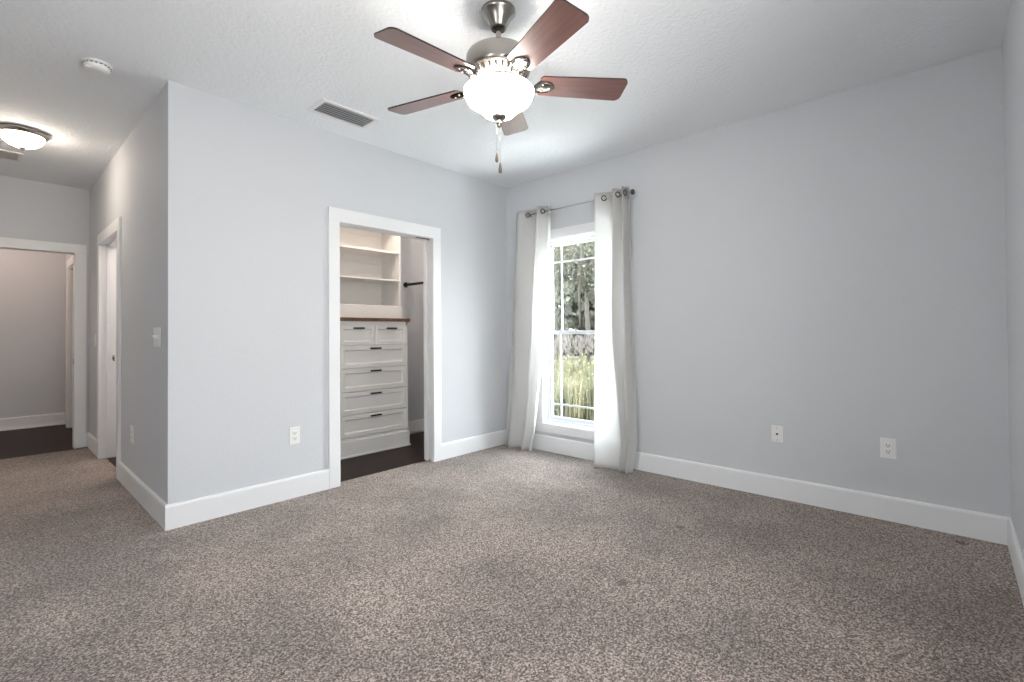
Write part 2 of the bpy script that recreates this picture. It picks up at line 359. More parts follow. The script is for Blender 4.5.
box(b, (-3.068, 4.85, 0), (-3.05, 4.95, 2.05), bev=.002); box(b, (-3.068, 3.95, 0), (-3.05, 4.05, 2.05), bev=.002); box(b, (-3.068, 3.95, 2.05), (-3.05, 4.95, 2.15), bev=.002)
box(b, (-3.05, 4.832, 0), (-2.93, 4.85, 2.05)); box(b, (-3.05, 4.05, 0), (-2.93, 4.068, 2.05)); box(b, (-3.05, 4.05, 2.032), (-2.93, 4.85, 2.05))
struct('trim_4', b, TRIM, 'white casing of a doorway on the side wall beyond the hall end', 'door casing')

# ------------------------------------------------------------------ window
win = thing('window_1', 'tall white sash window between two pale curtains', 'window', (0, -.925, WZ0)); win['kind'] = 'structure'
b = new()
box(b, (-.018, WY1, WZ0-.002), (0, WY1+.09, WZ1+.09), bev=.002); box(b, (-.018, WY0-.09, WZ0-.002), (0, WY0, WZ1+.09), bev=.002); box(b, (-.018, WY0, WZ1), (0, WY1, WZ1+.09), bev=.002)
obj('casing', b, TRIM, win)
b = new(); box(b, (-.022, WY0-.09, WZ0-.088), (0, WY1+.09, WZ0), bev=.002); obj('sill_board', b, TRIM, win)
b = new()   # jamb liner
box(b, (-.002, WY1-.012, WZ0), (.14, WY1, WZ1)); box(b, (-.002, WY0, WZ0), (.14, WY0+.012, WZ1)); box(b, (-.002, WY0+.012, WZ1-.012), (.14, WY1-.012, WZ1)); box(b, (-.002, WY0+.012, WZ0), (.14, WY1-.012, WZ0+.012))
obj('jamb', b, TRIM, win)
b = new(); fy0, fy1, fz0, fz1 = WY0+.012, WY1-.012, WZ0+.012, WZ1-.012
box(b, (.05, fy1-.02, fz0), (.12, fy1, fz1)); box(b, (.05, fy0, fz0), (.12, fy0+.02, fz1)); box(b, (.05, fy0+.02, fz1-.025), (.12, fy1-.02, fz1)); box(b, (.05, fy0+.02, fz0), (.12, fy1-.02, fz0+.02))
obj('frame', b, VINYL, win)
gy0, gy1 = fy0+.02, fy1-.02
def sash(x, za, zb, muntin_z, rail_top, rail_bot):
    s = new(); st = .022
    box(s, (x, gy1-st, za), (x+.022, gy1, zb), bev=.002); box(s, (x, gy0, za), (x+.022, gy0+st, zb), bev=.002)
    box(s, (x, gy0+st, zb-rail_top), (x+.022, gy1-st, zb), bev=.002); box(s, (x, gy0+st, za), (x+.022, gy1-st, za+rail_bot), bev=.002)
    o = obj('sash', s, VINYL, win)
    g = new(); box(g, (x+.009, gy0+st, za+rail_bot), (x+.012, gy1-st, zb-rail_top)); sub('glass_pane', g, GLASS, win, o)
    mb = new()
    for y in (-.663, -1.187): box(mb, (x+.006, y-.008, za+rail_bot), (x+.0165, y+.008, zb-rail_top))
    box(mb, (x+.0065, gy0+st, muntin_z-.008), (x+.016, gy1-st, muntin_z+.008)); sub('muntin', mb, VINYL, win, o)
    return o
sash(.088, 1.165, fz1-.025, 1.882, .022, .03)
lo = sash(.060, fz0+.02, 1.195, .462, .035, .035)
b = new(); box(b, (.045, -.83, 1.195), (.075, -.77, 1.203), bev=.002); lathe(b, [(.011, 0), (.011, .01), (.006, .014)], (.06, -.80, 1.2), 14, cap1=True); box(b, (.035, -.80, 1.207), (.062, -.788, 1.215), bev=.002)
sub('sash_lock', b, VINYL, win, lo)

# added window behind the camera: lets in sky light as fill
b = new()
for a, c in (((bx0, YB-.13, bz0), (bx0+.05, YB-.05, bz1)), ((bx1-.05, YB-.13, bz0), (bx1, YB-.05, bz1)), ((bx0, YB-.13, bz0), (bx1, YB-.05, bz0+.05)), ((bx0, YB-.13, bz1-.05), (bx1, YB-.05, bz1)), (((bx0+bx1)/2-.03, YB-.13, bz0), ((bx0+bx1)/2+.03, YB-.05, bz1))): box(b, a, c)
for a, c in (((bx0-.09, YB, bz0-.09), (bx0, YB+.018, bz1+.09)), ((bx1, YB, bz0-.09), (bx1+.09, YB+.018, bz1+.09)), ((bx0, YB, bz1), (bx1, YB+.018, bz1+.09)), ((bx0, YB, bz0-.09), (bx1, YB+.02, bz0))): box(b, a, c)
struct('fill_window_2', b, VINYL, 'added wide twin window behind the camera, letting in fill daylight', 'window')

b = new(); X = XB  # unseen window added in the left wall to brighten the window wall
for a, c in (((X-.13, ly0, lz0), (X-.05, ly0+.05, lz1)), ((X-.13, ly1-.05, lz0), (X-.05, ly1, lz1)), ((X-.13, ly0, lz0), (X-.05, ly1, lz0+.05)), ((X-.13, ly0, lz1-.05), (X-.05, ly1, lz1)), ((X-.13, (ly0+ly1)/2-.03, lz0), (X-.05, (ly0+ly1)/2+.03, lz1))): box(b, a, c)
for a, c in (((X, ly0-.09, lz0-.09), (X+.018, ly0, lz1+.09)), ((X, ly1, lz0-.09), (X+.018, ly1+.09, lz1+.09)), ((X, ly0, lz1), (X+.018, ly1, lz1+.09)), ((X, ly0, lz0-.09), (X+.02, ly1, lz0))): box(b, a, c)
struct('fill_window_3', b, VINYL, 'added unseen twin window in the far left wall, letting in fill daylight', 'window')

# ------------------------------------------------------------------ curtains
def catmull(P, k):
    out = []
    n = len(P)
    for i in range(n-1):
        p0, p1, p2, p3 = P[max(i-1, 0)], P[i], P[i+1], P[min(i+2, n-1)]
        for j in range(k):
            t = j/k
            out.append(tuple(.5*((2*p1[c]) + (-p0[c]+p2[c])*t + (2*p0[c]-5*p1[c]+4*p2[c]-p3[c])*t*t + (-p0[c]+3*p1[c]-3*p2[c]+p3[c])*t**3) for c in (0, 1)))
    out.append(P[-1]); return out
def curtain(rows, label, grommets, hemh, seed):
    rows = rows[::-1]                       # bottom to top
    K = 9; zs = [r[0] for r in rows]; cur = [catmull(r[1], K) for r in rows]
    n = len(cur[0])
    def at(i, z):
        for a in range(len(zs)-1):
            if z <= zs[a+1]+1e-9:
                t = (z-zs[a])/(zs[a+1]-zs[a]); t = max(0, t)
                m0 = a; p0 = cur[max(a-1, 0)][i]; p1 = cur[a][i]; p2 = cur[a+1][i]; p3 = cur[min(a+2, len(zs)-1)][i]
                s = t*t*(3-2*t)*.4 + t*.6
                x, y = (p1[0]+(p2[0]-p1[0])*s, p1[1]+(p2[1]-p1[1])*s)
                wv = .006*max(0., 1-z/2.0)
                x += wv*noise.noise(Vector((i*.35, z*4, seed))) ; y += wv*noise.noise(Vector((i*.3, z*3.1, seed+9)))
                return min(x, -.028), y
        return cur[-1][i]
    t = thing('curtain', label, 'curtain', (-.1, sum(p[1] for p in rows[0][1])/len(rows[0][1]), 0), 'grommet curtains on the window rod')
    def sheet(za, zb, nz, off):
        bm = new(); g = []
        for k in range(nz+1):
            z = za+(zb-za)*k/nz; row = []
            for i in range(n):
                x, y = at(i, z)
                if off:
                    x2, y2 = at(min(i+1, n-1), z); x1, y1 = at(max(i-1, 0), z); d = Vector((x2-x1, y2-y1)); d = d.normalized() if d.length > 0 else Vector((1, 0))
                    x, y = x-d[1]*off*-1, y+d[0]*off*-1
                row.append(bm.verts.new((min(x, -.022), y, z)))
            g.append(row)
        for k in range(nz):
            for i in range(n-1):
                f = bm.faces.new((g[k][i], g[k][i+1], g[k+1][i+1], g[k+1][i])); f.smooth = True
        bmesh.ops.solidify(bm, geom=bm.faces[:], thickness=.0016)
        return bm
    fab = obj('fabric', sheet(.004, zs[-1], 60, 0), LINEN, t)
    hm = obj('hem', sheet(.003, hemh, 4, -.0035), LINEN, t)
    obj('top_band', sheet(2.31, zs[-1]+.001, 4, -.0022), LINEN, t)
    for s, f in grommets:
        i = int(s*K + f*K); x, y = cur[-1][i]; x2, y2 = cur[-1][min(i+1, n-1)]; x1, y1 = cur[-1][max(i-1, 0)]
        bm = new(); torus(bm, (x, y, 2.362), .021, .0055, (-(y2-y1), x2-x1, 0), 24, 8); obj('grommet', bm, GREYM, t)
    return t
LROWS = [(2.41, [(-.1, -.248), (-.06, -.247), (-.13, -.295), (-.045, -.507), (-.15, -.554), (-.055, -.647), (-.13, -.681)]),
 (1.2, [(-.12, -.192), (-.06, -.2), (-.14, -.251), (-.045, -.43), (-.16, -.487), (-.06, -.589), (-.13, -.613)]),
 (.6, [(-.13, -.144), (-.06, -.181), (-.15, -.234), (-.05, -.376), (-.165, -.434), (-.07, -.494), (-.13, -.52)]),
 (.25, [(-.13, -.111), (-.06, -.135), (-.155, -.194), (-.055, -.337), (-.175, -.398), (-.08, -.455), (-.13, -.478)]),
 (.0, [(-.14, -.094), (-.07, -.114), (-.17, -.171), (-.07, -.28), (-.19, -.352), (-.09, -.404), (-.14, -.42)])]
RROWS = [(2.41, [(-.14, -1.205), (-.045, -1.365), (-.15, -1.392), (-.05, -1.451), (-.155, -1.481), (-.055, -1.497), (-.13, -1.524)]),
 (1.2, [(-.14, -1.197), (-.05, -1.365), (-.16, -1.375), (-.05, -1.462), (-.16, -1.495), (-.07, -1.52), (-.13, -1.539)]),
 (.6, [(-.15, -1.187), (-.055, -1.391), (-.17, -1.428), (-.07, -1.485), (-.17, -1.498), (-.08, -1.556), (-.13, -1.564)]),
 (.25, [(-.16, -1.19), (-.08, -1.44), (-.19, -1.468), (-.09, -1.502), (-.18, -1.523), (-.09, -1.567), (-.13, -1.57)]),
 (.0, [(-.19, -1.201), (-.14, -1.452), (-.2, -1.457), (-.15, -1.513), (-.2, -1.513), (-.12, -1.543), (-.1, -1.514)])]
curtain(LROWS, 'pale linen curtain panel hanging nearest the room corner, left of the window', [(2, .45), (4, .45)], .07, 3)
curtain(RROWS, 'pale linen curtain panel right of the window, its hem bunched on the carpet', [(0, .45), (2, .5), (4, .5)], .075, 5)

rod = thing('curtain_rod', 'thin grey metal rod with dark round finials above the window', 'curtain rod', (-.09, -.925, 2.362))
b = new(); tube(b, [(-.09, -.30, 2.362), (-.09, -1.535, 2.362)], .0065, 12); obj('pole', b, ROD, rod)
for y, s in ((-.30, 1), (-1.535, -1)):
    b = new(); M = Matrix.Rotation(-s*PI/2, 4, 'X')
    lathe(b, [(.010, 0), (.021, .003), (.024, .008), (.024, .018), (.018, .026), (.006, .03)], (-.09, y, 2.362), 20, cap0=True, cap1=True, M=M.to_3x3()); obj('finial', b, GREYM, rod)
for y in (-.42, -1.44):
    b = new(); tube(b, [(-.001, y, 2.33), (-.05, y, 2.335), (-.09, y, 2.352)], .005, 8); box(b, (-.006, y-.012, 2.30), (0, y+.012, 2.36), bev=.002); obj('bracket', b, GREYM, rod)

# ------------------------------------------------------------------ dresser
dx0, dx1, yd = -1.53, -.746, .75
dr = thing('dresser', 'built-in white chest of six shaker drawers with a brown top, in the closet', 'dresser', ((dx0+dx1)/2, .98, -.006))
b = new(); box(b, (dx0, yd+.02, .14), (dx1, 1.215, 1.303)); box(b, (dx1-.019, yd+.001, .14), (dx1, yd+.02, 1.303)); box(b, (dx0, yd+.001, .14), (dx0+.019, yd+.02, 1.303)); box(b, (dx0, yd+.001, 1.265), (dx1, yd+.02, 1.303)); box(b, (dx0, yd+.001, .14), (dx1, yd+.02, .175))
obj('body', b, CAB, dr)
b = new(); box(b, (dx0-.012, yd-.014, -.006), (dx1+.012, 1.215, .140)); box(b, (dx0-.010, yd-.010, .138), (dx1+.010, 1.215, .150), bev=.004)
box(b, (dx0-.022, yd-.026, -.006), (dx1+.022, 1.21, .012), bev=.004); obj('plinth', b, CAB, dr)
b = new(); box(b, (dx0-.025, yd-.022, 1.303), (dx1+.022, 1.216, 1.336), bev=.003); obj('worktop', b, TOPW, dr)
def drawer(x0, x1, za, zb):
    g = .003; x0 += g; x1 -= g; za += g; zb -= g; fr = .05 if x1-x0 > .5 else .045
    bm = new(); yf, ys, yb_ = yd-.004, yd+.010, yd+.018
    box(bm, (x0, ys, za), (x1, yb_, zb))
    bv = .011
    ring = lambda e, y: [bm.verts.new(p) for p in ((x0+e, y, za+e), (x1-e, y, za+e), (x1-e, y, zb-e), (x0+e, y, zb-e))]
    R_ = [ring(0, ys), ring(0, yf+.002), ring(.002, yf), ring(fr-bv, yf), ring(fr, ys-.0005)]
    for A_, B_ in zip(R_, R_[1:]):
        for q_ in range(4): bm.faces.new((A_[q_], A_[(q_+1) % 4], B_[(q_+1) % 4], B_[q_]))
    d = obj('drawer', bm, CAB, dr)
    bm = new(); cx = (x0+x1)/2; zh = zb-.026; hw = .06
    box(bm, (cx-hw, yf-.024, zh-.008), (cx+hw, yf-.014, zh+.008), bev=.002)
    for s in (-1, 1): box(bm, (cx+s*(hw-.014)-.006, yf-.016, zh-.005), (cx+s*(hw-.014)+.006, yf, zh+.005))
    h = sub('handle', bm, BLACK, dr, d); h['label'] = 'black bar handle'
xs0, xs1, xm = -1.511, -.765, -1.138
drawer(xs0, xm, 1.065, 1.262); drawer(xm, xs1, 1.065, 1.262)
for za, zb in ((.842, 1.062), (.618, .839), (.397, .615), (.178, .394)): drawer(xs0, xs1, za, zb)

# ------------------------------------------------------------------ shelf tower on the dresser
tx0, tx1, ty, tz = -1.52, -.75, .86, 2.62
sh = thing('shelving_unit', 'white open shelf tower standing on the brown dresser top in the closet', 'shelves', ((tx0+tx1)/2, 1.03, 1.336))
for x0, x1 in ((tx0, tx0+.02), (tx1-.02, tx1)):
    b = new(); box(b, (x0, ty, 1.336), (x1, 1.216, tz), bev=.001); obj('side_panel', b, CAB, sh)
for z in (1.474, 1.755, 2.052, 2.36, tz-.02):
    b = new(); box(b, (tx0+.02, ty+.004, z-.02), (tx1-.02, 1.216, z), bev=.001); obj('shelf', b, CAB, sh)
b = new(); box(b, (tx0-.004, ty-.014, 1.336), (tx1+.006, ty, 1.468), bev=.002); obj('bottom_rail', b, CAB, sh)
for z in (1.735, 2.032, 2.34, 2.60):
    if z in (1.735,): continue
    b = new(); box(b, (tx0+.02, 1.196, z-.085), (tx1-.02, 1.216, z)); obj('cleat', b, CAB, sh)
b = new(); box(b, (tx0+.02, 1.196, 1.474), (tx1-.02, 1.216, 1.500)); obj('cleat', b, CAB, sh)
b = new(); box(b, (tx0+.02, 1.206, 1.474), (tx1-.02, 1.2165, tz-.02)); obj('back_panel', b, CAB, sh)

cr_ = thing('closet_rod', 'black hanging rod with a round flange on the closet back wall', 'closet rod', (-.437, 1.218, 1.75))
b = new(); tube(b, [(-.437, 1.215, 1.75), (-.437, T+.003, 1.75)], .0155, 16); obj('pole', b, BLACK, cr_)
for y, s in ((1.217, 1), (T+.001, -1)):
    b = new(); lathe(b, [(.032, 0), (.032, .006), (.022, .01), (.020, .024), (.0165, .026)], (-.437, y, 1.75), 24, cap0=True, cap1=True, M=Matrix.Rotation(s*PI/2, 3, 'X')); obj('flange', b, BLACK, cr_)

# ------------------------------------------------------------------ outlets and switches.  local frame: u along wall, n out of the wall
def plate_obj(name, label, cat, c, u, n, wd, ht, kind):
    u, n = Vector(u), Vector(n); t = thing(name, label, cat, c)
    M = Matrix((u, n, Vector((0, 0, 1)))).transposed().to_4x4()
    def place(bm): bmesh.ops.transform(bm, matrix=M, verts=bm.verts); return bm
    bm = new(); box(bm, (-wd/2, 0, -ht/2), (wd/2, .006, ht/2), bev=.0025); obj('cover_plate', place(bm), PLATE, t, loc=(0, 0, 0))
    if kind == 'duplex':
        for s in (-1, 1):
            bm = new(); box(bm, (-.0165, .005, s*.0195-.0145), (.0165, .009, s*.0195+.0145), bev=.002)
            r = obj('socket', place(bm), PLATE, t, loc=(0, 0, 0))
            bm = new(); z = s*.0195+.002
            box(bm, (-.0085, .0088, z-.006), (-.0055, .0094, z+.006)); box(bm, (.0055, .0088, z-.005), (.0085, .0094, z+.005)); box(bm, (-.003, .0088, z-.014), (.003, .0094, z-.009))
            obj('slots', place(bm), DARK, r, loc=(0, 0, 0))
    elif kind == 'coax':
        bm = new(); lathe(bm, [(.008, 0), (.008, .003), (.0048, .003), (.0048, .012)], (0, 0, 0), 12, cap1=True, M=Matrix.Rotation(-PI/2, 3, 'X')); bmesh.ops.translate(bm, verts=bm.verts, vec=(0, .006, 0))
        obj('coax_jack', place(bm), GREYM, t, loc=(0, 0, 0))
    else:
        for k in range(kind):
            x = (k-(kind-1)/2)*.046
            bm = new(); box(bm, (x-.0055, .005, -.012), (x+.0055, .008, .012)); s = (-1, 1, 1)[k % 3]
            box(bm, (x-.0045, .006, s*.002-.006), (x+.0045, .020, s*.006+.005), bev=.0015)
            obj('toggle', place(bm), PLATE, t, loc=(0, 0, 0))
    for s in (-1, 1) if kind != 'duplex' else (0,):
        bm = new(); lathe(bm, [(.003, 0), (.003, .001)], (0, 0, 0), 10, cap1=True, M=Matrix.Rotation(-PI/2, 3, 'X')); bmesh.ops.translate(bm, verts=bm.verts, vec=(0, .006, s*.048 if kind != 'coax' else s*.042))
        obj('screw', place(bm), GREYM if kind != 'duplex' else PLATE, t, loc=(0, 0, 0))
    return t
plate_obj('wall_outlet', 'white duplex outlet on the wall left of the closet doorway', 'outlet', (-2.262, 0, .445), (1, 0, 0), (0, -1, 0), .076, .122, 'duplex')
plate_obj('cable_outlet', 'white cable jack plate low on the window wall, one dark dot in its middle', 'outlet', (0, -2.606, .45), (0, 1, 0), (-1, 0, 0), .072, .115, 'coax')
plate_obj('wall_outlet', 'white duplex outlet low on the window wall, towards the right corner', 'outlet', (0, -3.225, .446), (0, 1, 0), (-1, 0, 0), .078, .124, 'duplex')
plate_obj('wall_outlet', 'white duplex outlet low on the shaded hall side wall', 'outlet', (XA, 1.04, .435), (0, 1, 0), (-1, 0, 0), .10, .125, 'duplex')
plate_obj('light_switch', 'white triple toggle switch plate on the hall wall beside the bedroom corner', 'light switch', (XA, .262, 1.166), (0, 1, 0), (-1, 0, 0), .165, .122, 3)
plate_obj('light_switch', 'white switch plate between the side doorway and the hall end', 'light switch', (XA, 2.82, 1.13), (0, 1, 0), (-1, 0, 0), .075, .12, 1)

# ------------------------------------------------------------------ ceiling fixtures
sd = thing('smoke_detector', 'round white smoke detector on the ceiling near the hall corner', 'smoke detector', (-3.348, .087, H))
b = new(); lathe(b, [(.070, 0), (.070, -.010), (.066, -.014)], (-3.348, .087, H), 36, cap0=True, cap1=True); obj('base', b, PLATE, sd)
b = new(); lathe(b, [(.060, -.013), (.062, -.018), (.060, -.032), (.050, -.042), (.020, -.045)], (-3.348, .087, H), 36, cap0=True, cap1=True); obj('body', b, PLATE, sd)
b = new()
for k in range(18):
    a = 2*PI*k/18; c = Vector((-3.348+.0605*math.cos(a), .087+.0605*math.sin(a), H-.0165)); box(b, c-Vector((.004, .004, .0022)), c+Vector((.004, .004, .0022)))
obj('vent_slots', b, DARK, sd)
b = new(); box(b, (-3.40, .05, H-.046), (-3.378, .072, H-.036), bev=.002); obj('test_button', b, PLATE, sd)

def register(name, label, x0, x1, y0, y1, nsl, mframe, mslat, fw=.028):
    t = thing(name, label, 'air vent', ((x0+x1)/2, (y0+y1)/2, H))
    bm = new()
    for a, c in (((x0, y0), (x1, y0+fw)), ((x0, y1-fw), (x1, y1)), ((x0, y0+fw), (x0+fw, y1-fw)), ((x1-fw, y0+fw), (x1, y1-fw))): box(bm, (*a, H-.008), (*c, H), bev=.002)
    obj('frame', bm, mframe, t)
    bm = new(); box(bm, (x0+fw, y0+fw, H-.0015), (x1-fw, y1-fw, H-.0005)); obj('duct', bm, VENTD, t)
    st = (y1-y0-2*fw)/nsl
    for k in range(nsl):
        y = y0+fw+st*(k+.5); bm = new()
        vs = [bm.verts.new(p) for p in ((x0+fw, y-st*.20, H-.005), (x1-fw, y-st*.20, H-.005), (x1-fw, y+st*.2, H-.0085), (x0+fw, y+st*.2, H-.0085))]
        f = bm.faces.new(vs); bmesh.ops.solidify(bm, geom=[f], thickness=.0012); obj('slat', bm, mslat, t)
    return t
register('ceiling_vent', 'white framed air vent with grey slats, above the closet wall', -2.275, -1.84, -.47, -.235, 6, VENTW, VENTM, .03)
register('ceiling_vent', 'pale air vent on the hall ceiling behind the round dome light', -3.93, -3.56, 2.32, 2.60, 8, VENTW, VENTW)

hx, hy = -3.59, 1.68
hl = thing('hall_light', 'round dome ceiling light with a nickel rim, glowing over the hall', 'ceiling light', (hx, hy, H))
b = new(); lathe(b, [(.136, 0), (.146, -.004), (.149, -.014), (.146, -.024), (.139, -.028), (.134, -.040), (.126, -.044), (.121, -.040)], (hx, hy, H), 56, cap0=True); obj('rim', b, NICKEL, hl)
b = new(); lathe(b, [(.125, -.038), (.122, -.055), (.106, -.084), (.080, -.107), (.045, -.122), (.013, -.127)], (hx, hy, H), 56, cap1=True); obj('glass_dome', b, DOME, hl)
b = new(); lathe(b, [(.016, -.122), (.020, -.128), (.016, -.134), (.008, -.137), (.010, -.143), (.007, -.150), (.002, -.153)], (hx, hy, H), 20, cap0=True, cap1=True); obj('finial', b, NICKEL, hl)

# ------------------------------------------------------------------ ceiling fan
fx, fy = -2.102, -1.918
fan = thing('ceiling_fan', 'five-bladed ceiling fan with cherry blades, nickel body and a lit glass bowl', 'ceiling fan', (fx, fy, H))
def FL(prof, name, M, n=48, **k):
    bm = new(); lathe(bm, prof, (fx, fy, 0), n, **k); return obj(name, bm, M, fan)
FL([(.083, 2.74), (.083, 2.728), (.079, 2.722), (.072, 2.715), (.060, 2.695), (.048, 2.672), (.040, 2.655), (.036, 2.650), (.030, 2.652), (.026, 2.668)], 'canopy', NICKEL, cap0=True)
bm = new(); lathe(bm, [(.028, 2.664), (.027, 2.655), (.014, 2.650)], (fx, fy, 0), 24, cap0=True, cap1=True); obj('ball_joint', bm, BLACK, fan)
FL([(.013, 2.66), (.013, 2.55)], 'downrod', NICKEL, 20)
FL([(.013, 2.556), (.022, 2.553), (.024, 2.545), (.050, 2.540), (.100, 2.535), (.138, 2.526), (.152, 2.518), (.157, 2.508), (.157, 2.492), (.154, 2.450), (.150, 2.434), (.144, 2.430), (.118, 2.392), (.110, 2.386), (.095, 2.384), (.02, 2.384)], 'motor_housing', NICKEL, cap1=True)
bm = new()
for k in range(28):
    a = 2*PI*k/28; ca, sa = math.cos(a), math.sin(a)
    pts = []
    for r, z, h in ((.1385, 2.4225, .0055), (.1245, 2.4020, .0045)):
        for s in (-1, 1): pts.append((r*ca-s*h*sa, r*sa+s*h*ca, z))
    off = Vector((ca, sa, -.75)).normalized()*.0012
    v = [bm.verts.new(Vector(p)+Vector((fx, fy, 0))+off) for p in pts]; f = bm.faces.new((v[0], v[1], v[3], v[2])); bmesh.ops.solidify(bm, geom=[f], thickness=.001)
obj('cooling_slots', bm, DARK, fan)
FL([(.088, 2.386), (.092, 2.380), (.092, 2.372), (.070, 2.366), (.062, 2.360), (.062, 2.350), (.10, 2.347), (.128, 2.343), (.130, 2.337), (.12, 2.334), (.02, 2.334)], 'light_kit', NICKEL, cap1=True)
# glass bowl, open at the top with a flared lip
FL([(.135, 2.350), (.150, 2.346), (.165, 2.350), (.170, 2.344), (.167, 2.332), (.163, 2.318), (.152, 2.298), (.130, 2.283), (.108, 2.270), (.096, 2.260), (.088, 2.249), (.072, 2.234), (.045, 2.226), (.018, 2.224)], 'glass_bowl', BOWL, 64)
FL([(.035, 2.231), (.038, 2.224), (.032, 2.214), (.015, 2.207), (.012, 2.200), (.016, 2.195), (.014, 2.188), (.007, 2.184), (.010, 2.178), (.004, 2.171)], 'bowl_cap', NICKEL, 24, cap0=True, cap1=True)
for (ox, oy, zb, zt) in ((-.012*.67, .012*.74, 2.052, 2.186), (.004*.67, -.004*.74, 1.999, 2.165)):
    bm = new(); cx, cy = fx+ox, fy+oy
    tube(bm, [(cx, cy, zt), (cx, cy, zb)], .0008, 6)
    z = zt-.004
    while z > zb: lathe(bm, [(.0004, .0013), (.0013, 0), (.0004, -.0013)], (cx, cy, z), 6); z -= .006
    ch = obj('pull_chain', bm, NICKEL, fan)
    bm = new(); lathe(bm, [(.002, .002), (.0035, -.004), (.0065, -.022), (.0085, -.036), (.0075, -.045), (.003, -.050)], (cx, cy, zb), 16, cap0=True, cap1=True)
    pf = sub('pull_fob', bm, TEAK, fan, ch); pf['label'] = 'dark wooden pull'
# blades: local x outwards, built once about the fan axis, then turned
ZB, PITCH = 2.385, math.radians(-12)
def blade_mesh():
    bm = new(); r0, r1, rt = .20, .64, .032; outline = []
    def hw(x): return .064 + .014*(x-r0)/(r1-r0)
    N = 14
    pts = []
    for k in range(N+1):
        x = r0+.012 + (r1-rt-r0-.012)*k/N; pts.append((x, hw(x)))
    for k in range(1, 8):
        a = PI/2*(1-k/7); pts.append((r1-rt+rt*math.cos(a), hw(r1)-rt+rt*math.sin(a)))
    up = [(r0, hw(r0)-.012)] + pts; dn = [(x, -y) for x, y in up[::-1]]
    loop = up+dn
    top = [bm.verts.new((x, y, .0035)) for x, y in loop]; bot = [bm.verts.new((x, y, -.0035)) for x, y in loop]
    bm.faces.new(top).material_index = 0; bm.faces.new(bot[::-1]).material_index = 0
    n = len(loop)
    for i in range(n): bm.faces.new((top[i], bot[i], bot[(i+1) % n], top[(i+1) % n])).material_index = 1
    bmesh.ops.rotate(bm, verts=bm.verts, cent=(0, 0, 0), matrix=Matrix.Rotation(PITCH, 3, 'X'))
    return bm
def iron_mesh():
    bm = new(); K = 16
    # arm from the motor sweeping up to the blade, then a leaf-shaped plate under it
    st = [(.085, .020, -.030), (.105, .020, -.034), (.130, .018, -.036), (.155, .020, -.028), (.175, .030, -.014), (.195, .040, -.0065), (.225, .041, -.0065), (.250, .034, -.0065), (.270, .018, -.0065), (.276, .004, -.0065)]
    rows = []
    for x, h, z in st:
        k = min(1, max(0, (x-.13)/.06)); row = []
        for s in (-1, -.5, 0, .5, 1):
            y = s*h; row.append((x, y, z + k*math.tan(PITCH)*y - (1-s*s)*.004))
        rows.append(row)
    for off in (0, .004):
        pass
    g = [[bm.verts.new(p) for p in r] for r in rows]
    fs = []
    for a, c in zip(g, g[1:]):
        for i in range(4): f = bm.faces.new((a[i], a[i+1], c[i+1], c[i])); f.smooth = True; fs.append(f)
    bmesh.ops.solidify(bm, geom=fs, thickness=.004)
    for x, y in ((.215, -.022), (.215, .022), (.250, 0)):
        lathe(bm, [(.005, -.006), (.005, -.010), (.003, -.012)], (x, y, math.tan(PITCH)*y-.003), 10, cap1=True)
    return bm
bl = iron = None
for k in range(5):
    a = math.radians(178.1)+k*2*PI/5
    if bl is None:
        bl = obj('blade', blade_mesh(), [BLADE, BLADE_E], fan, loc=(0, 0, ZB-H)); iron = obj('blade_bracket', iron_mesh(), NICKEL, bl, loc=(0, 0, 0)); B, I = bl, iron
    else:
        B = bl.copy(); COL.objects.link(B); I = iron.copy(); COL.objects.link(I); B.parent = fan; I.parent = B
    B.rotation_euler = (0, -math.radians(2.6*math.cos(a)+.5*math.sin(a)), a)     # each blade hangs a little differently

# ------------------------------------------------------------------ outdoors, seen through the window
GR = mat('meadow_soil', (.030, .029, .020), .95, bump=(6, .05, 4), var=(3, (.018, .019, .012), .35, .65))
GZ = -.35
b = new(); n = 40
gv = [[b.verts.new((.145+i*2.2, -40+j*2.6, GZ+.10*noise.noise(Vector((i*.5, j*.5, 0))) if i else GZ)) for j in range(n)] for i in range(n)]
for i in range(n-1):
    for j in range(n-1): b.faces.new((gv[i][j], gv[i+1][j], gv[i+1][j+1], gv[i][j+1]))
g_ = obj('ground', b, GR)
BOUNCE = mat('pale_reflector', (.72, .71, .68), .85, bump=(30, .003, 4))  # unseen pale slab added to bounce sunlight onto the bedroom ceiling
bw = new(); box(bw, (.142, -7.5, GZ-.1), (2.6, 5.0, GZ+.06), bev=.01); struct('reflector', bw, BOUNCE, 'added unseen pale slab outside the window wall, bouncing sunlight up to the ceiling', 'reflector'); tag(g_, 'open ground outside the window under the weeds', 'ground', kind='structure')
